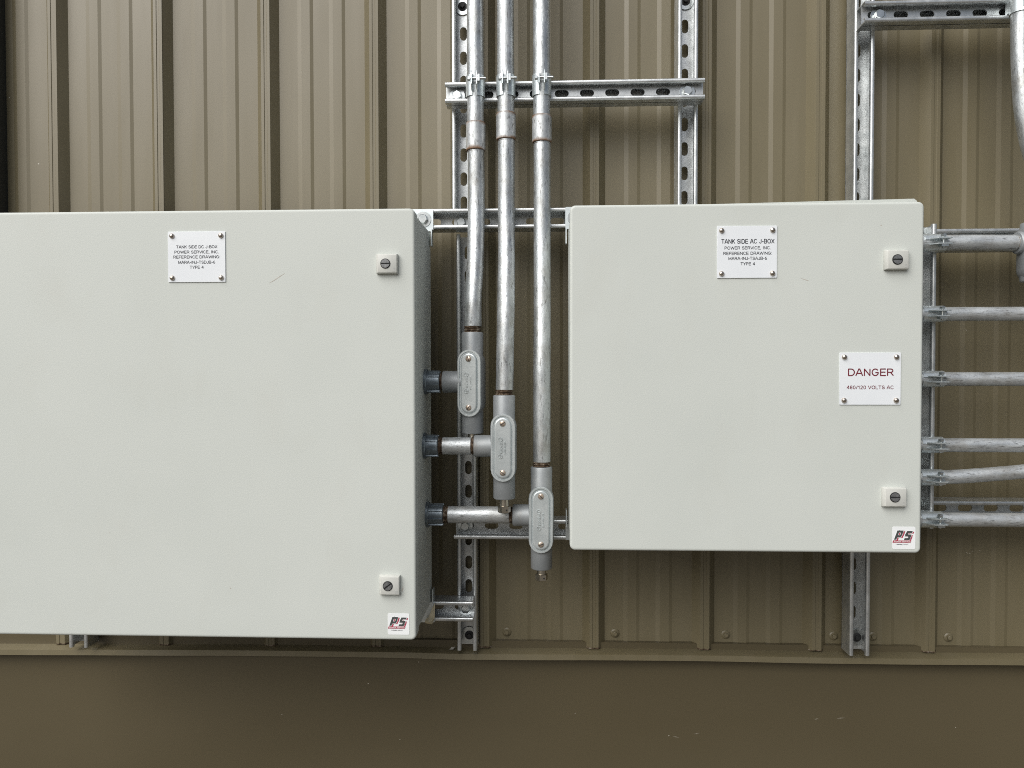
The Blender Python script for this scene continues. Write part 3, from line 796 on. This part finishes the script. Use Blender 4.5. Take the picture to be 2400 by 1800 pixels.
def upright_run(label, top, knee, low, cz, body, side, hub, nip, plug, twist, slot):
    x0, y0 = top
    t = thing('rigid_conduit', label, 'conduit', (x0, y0, cz[0]), 'upright conduits between the boxes')
    # upper length, coupling, lower length with its offset bend
    up = MB(); up.tube([(x0 - .004, y0, 3.66), (x0 - .002, y0, 2.6), (x0, y0, (cz[0] + cz[1]) / 2)], RP, 32); build(up, 'pipe', 'galvanised_upright_pipe', t)
    coupling(t, x0, y0, *cz)
    lw = MB(); pts = [(x0, y0, (cz[0] + cz[1]) / 2)] + [tuple(p) for p in smooth_path([(x0 + .0006, y0, cz[0] - .02)] + knee + [low], 8)]
    lw.tube(pts, RP, 32); build(lw, 'pipe', 'galvanised_upright_pipe', t)
    bx, by, bc, bt, bb = body
    thread(t, (bx, by, bt - .001), (0, 0, 1), low[2] - bt + .001)
    side_z[0] = side[1]
    conduit_body(t, bx, by, bc, bt, bb, side[0], twist, slot=slot)
    hub_fitting(t, by, side[1], hub)
    if nip: 
        thread(t, (hub - .001, by, side[1]), (1, 0, 0), nip[0] - hub + .001); level_nipple(t, by, side[1], nip[0], nip[1])
        thread(t, (nip[1], by, side[1]), (1, 0, 0), side[0] - nip[1] + .001)
    else: thread(t, (hub - .001, by, side[1]), (1, 0, 0), side[0] - hub + .002)
    drain_plug(t, bx, by, bb, *plug)
    return t
upright_run('left one of three upright galvanised conduits, ending highest in a grey fitting', (-.1797, .185), [(-.1788, .183, 1.765), (-.1788, .162, 1.667), (-.1802, .134, 1.590)], (-.1808, .130, 1.5284),
            (1.8783, 1.9337), (-.1820, .130, 1.4200, 1.5169, 1.3235), (-.2393, 1.4222), -.2443, None, (1.3150, 1.3050), rad(-11), (1.2, -.9))
upright_run('middle one of three upright galvanised conduits', (-.1197, .185), [(-.1195, .184, 1.755), (-.1180, .160, 1.66), (-.1174, .122, 1.560), (-.1182, .115, 1.49)], (-.1197, .115, 1.4077),
            (1.8984, 1.9512), (-.1206, .115, 1.2990, 1.3971, 1.2004), (-.1776, 1.3003), -.2459, (-.2377, -.1838), (1.1858, 1.1731), rad(-3), (-.6, .7))
upright_run('right one of three upright galvanised conduits, reaching lowest', (-.0489, .185), [(-.0485, .185, 1.755), (-.0484, .170, 1.60), (-.0488, .148, 1.47), (-.0490, .145, 1.40)], (-.0491, .145, 1.2673),
            (1.8924, 1.9451), (-.0500, .145, 1.1580, 1.2574, 1.0594), (-.1058, 1.1628), -.2408, (-.2313, -.1130), (1.0483, 1.0358), rad(-2), (.8, -.4))

# level conduits leaving the smaller box to the right
GL = 'level conduits leaving the smaller box'
R7 = .01335
LY = HY - DP - .0004 - R7 - .0012
def level_run(label, z, r, x1=2.4, path=None):
    t = thing('rigid_conduit', label, 'conduit', (.6, LY, z), GL)
    mb = MB(); mb.tube(path or [(.597, LY, z), (.9, LY, z - .0005), (1.6, LY, z - .002), (x1, LY, z - .003)], r, 28); build(mb, 'pipe', 'galvanised_level_pipe', t)
    return t
LZ = [1.6840, 1.5498, 1.4267, 1.3012, 1.2393, 1.1590]
t1 = level_run('topmost level conduit beside the smaller box, ending in a grey fitting', LZ[0], .0150, path=[(.597, LY, LZ[0]), (.75, LY, LZ[0]), (.846, LY, LZ[0] - .001)])
thread(t1, (.840, LY, LZ[0] - .001), (1, 0, 0), .010, .0150)
side_z[0] = LZ[0] - .001
conduit_body(t1, .8745, LY, 1.6650, 1.7200, 1.6100, .8440, 0, hh=.0580)
mb = MB(); mb.tube([(.880, LY, LZ[0] - .001), (1.4, LY, LZ[0] - .001), (2.4, LY, LZ[0] - .003)], RP * .9, 24)
build(mb, 'pipe', 'galvanised_level_pipe', t1)
level_run('second level conduit from the top beside the smaller box', LZ[1], R7)
level_run('third level conduit from the top, level with the DANGER plate', LZ[2], R7)
level_run('fourth level conduit from the top, straight above the bent one', LZ[3], R7)
level_run('bent level conduit rising to the right, fifth from the top', LZ[4], R7, path=[(.597, LY, LZ[4] - .001)] + [tuple(p) for p in smooth_path([(.68, LY, LZ[4] - .0005), (.74, LY, LZ[4] + .0015), (.80, LY, LZ[4] + .0060), (.87, LY, LZ[4] + .0125), (1.05, LY, LZ[4] + .030), (1.5, LY - .03, LZ[4] + .055)])])
level_run('lowest level conduit beside the smaller box', LZ[5], R7)
# bent riser at the right edge
tb = thing('rigid_conduit', 'bent upright conduit at the top right edge of the view', 'conduit', (.8697, .185, 2.1))
mb = MB(); mb.tube([(.8697, HY - RP - .0015, 3.6), (.8697, HY - RP - .0015, 2.3)] + [tuple(p) for p in smooth_path([(.8697, HY - RP - .0015, 2.10), (.8718, HY - RP - .0015, 2.03), (.8770, HY - RP - .0015, 1.955), (.8850, HY - RP - .0015, 1.905), (.8960, HY - RP - .0015, 1.860), (.925, HY - RP - .0015, 1.78), (.965, HY - RP - .0015, 1.67), (1.03, HY - RP - .0015, 1.48)])] + [(1.06, HY - RP - .0015, 1.36), (1.07, HY - RP - .0015, .02)], RP, 28)
build(mb, 'pipe', 'galvanised_upright_pipe', tb)

# ------------------------------------------------------------------ strut clamps
def clamp_parts(r, tail=.031):
    """local: pipe axis z, strut towards +y, ears towards -y"""
    h = .0205; out = []
    for s in (-1, 1):
        mb = MB(); ri, ro = r + .0004, r + .0022; N = 14; rings = []
        a0, a1 = rad(70), rad(-76)
        ring_i = [(s * ri * math.cos(a0 + (a1 - a0) * i / N), ri * math.sin(a0 + (a1 - a0) * i / N)) for i in range(N + 1)]
        ring_o = [(s * ro * math.cos(a0 + (a1 - a0) * i / N), ro * math.sin(a0 + (a1 - a0) * i / N)) for i in range(N + 1)]
        poly = ring_i + ring_o[::-1]
        mb.prism(poly, lambda a, b, t: (a, b, t), -h, h)
        xi, xo = s * .0042, s * .0062
        ear = [(-r * .93, -h * .75), (-r * .93, h), (-r - .0125, h + .002), (-r - .0155, h - .002), (-r - .0155, -.004), (-r - .009, -h * .5)]
        mb.prism(ear, lambda a, b, t: (t, a, b), xi, xo)
        mb.box(min(s * .0105, s * .0130), max(s * .0105, s * .0130), r * .55, r + .010, -h * .6, h * .6)
        out.append(mb.mesh('strap', 'zinc_bracket', 30))
    b = MB(); yb = -r - .0078; zb = h * .42
    b.lathe((-.0132, yb, zb), (1, 0, 0), [(0, .0044), (.0008, .0052), (.0046, .0052), (.0052, .0046)], 6)
    b.lathe((-.0090, yb, zb), (1, 0, 0), [(0, .0026), (tail, .0026), (tail + .0008, .0020)], 14)
    nt = MB(); nt.box(.0064, .0106, yb - .0060, yb + .0060, zb - .0064, zb + .0064)
    return out, b.mesh('bolt', 'zinc_bolt'), nt.mesh('nut', 'zinc_bolt')
CL1 = clamp_parts(RP); CL7 = clamp_parts(R7, .021); CL1S = clamp_parts(.0150, .021)
def clamp(label, loc, parts, level=False, group=None):
    t = thing('conduit_clamp', label, 'clamp', loc, group)
    if level: t.rotation_euler = (0, rad(90), 0)
    for me in parts[0]: link('strap', me, t)
    link('bolt', parts[1], t); link('nut', parts[2], t)
    return t
cz_ = 2.0030; GA = 'clamps on the short cross channel'; GB = 'clamps on the upright channel beside the smaller box'
clamp('pipe clamp on the left upright conduit', (-.1802, .185, cz_), CL1, group=GA)
clamp('pipe clamp on the middle upright conduit', (-.1199, .185, cz_), CL1, group=GA)
clamp('pipe clamp on the right upright conduit', (-.0491, .185, cz_), CL1, group=GA)
clamp('pipe clamp on the bent conduit at the top right corner', (.8697, HY - RP - .0015, 2.1480), CL1)
for lab, z, pr in zip(('topmost', 'second', 'third', 'fourth', 'bent fifth', 'lowest'), LZ, (CL1S, CL7, CL7, CL7, CL7, CL7)):
    clamp('pipe clamp on the %s level conduit beside the smaller box' % lab, (.6900, LY, z), pr, True, GB)
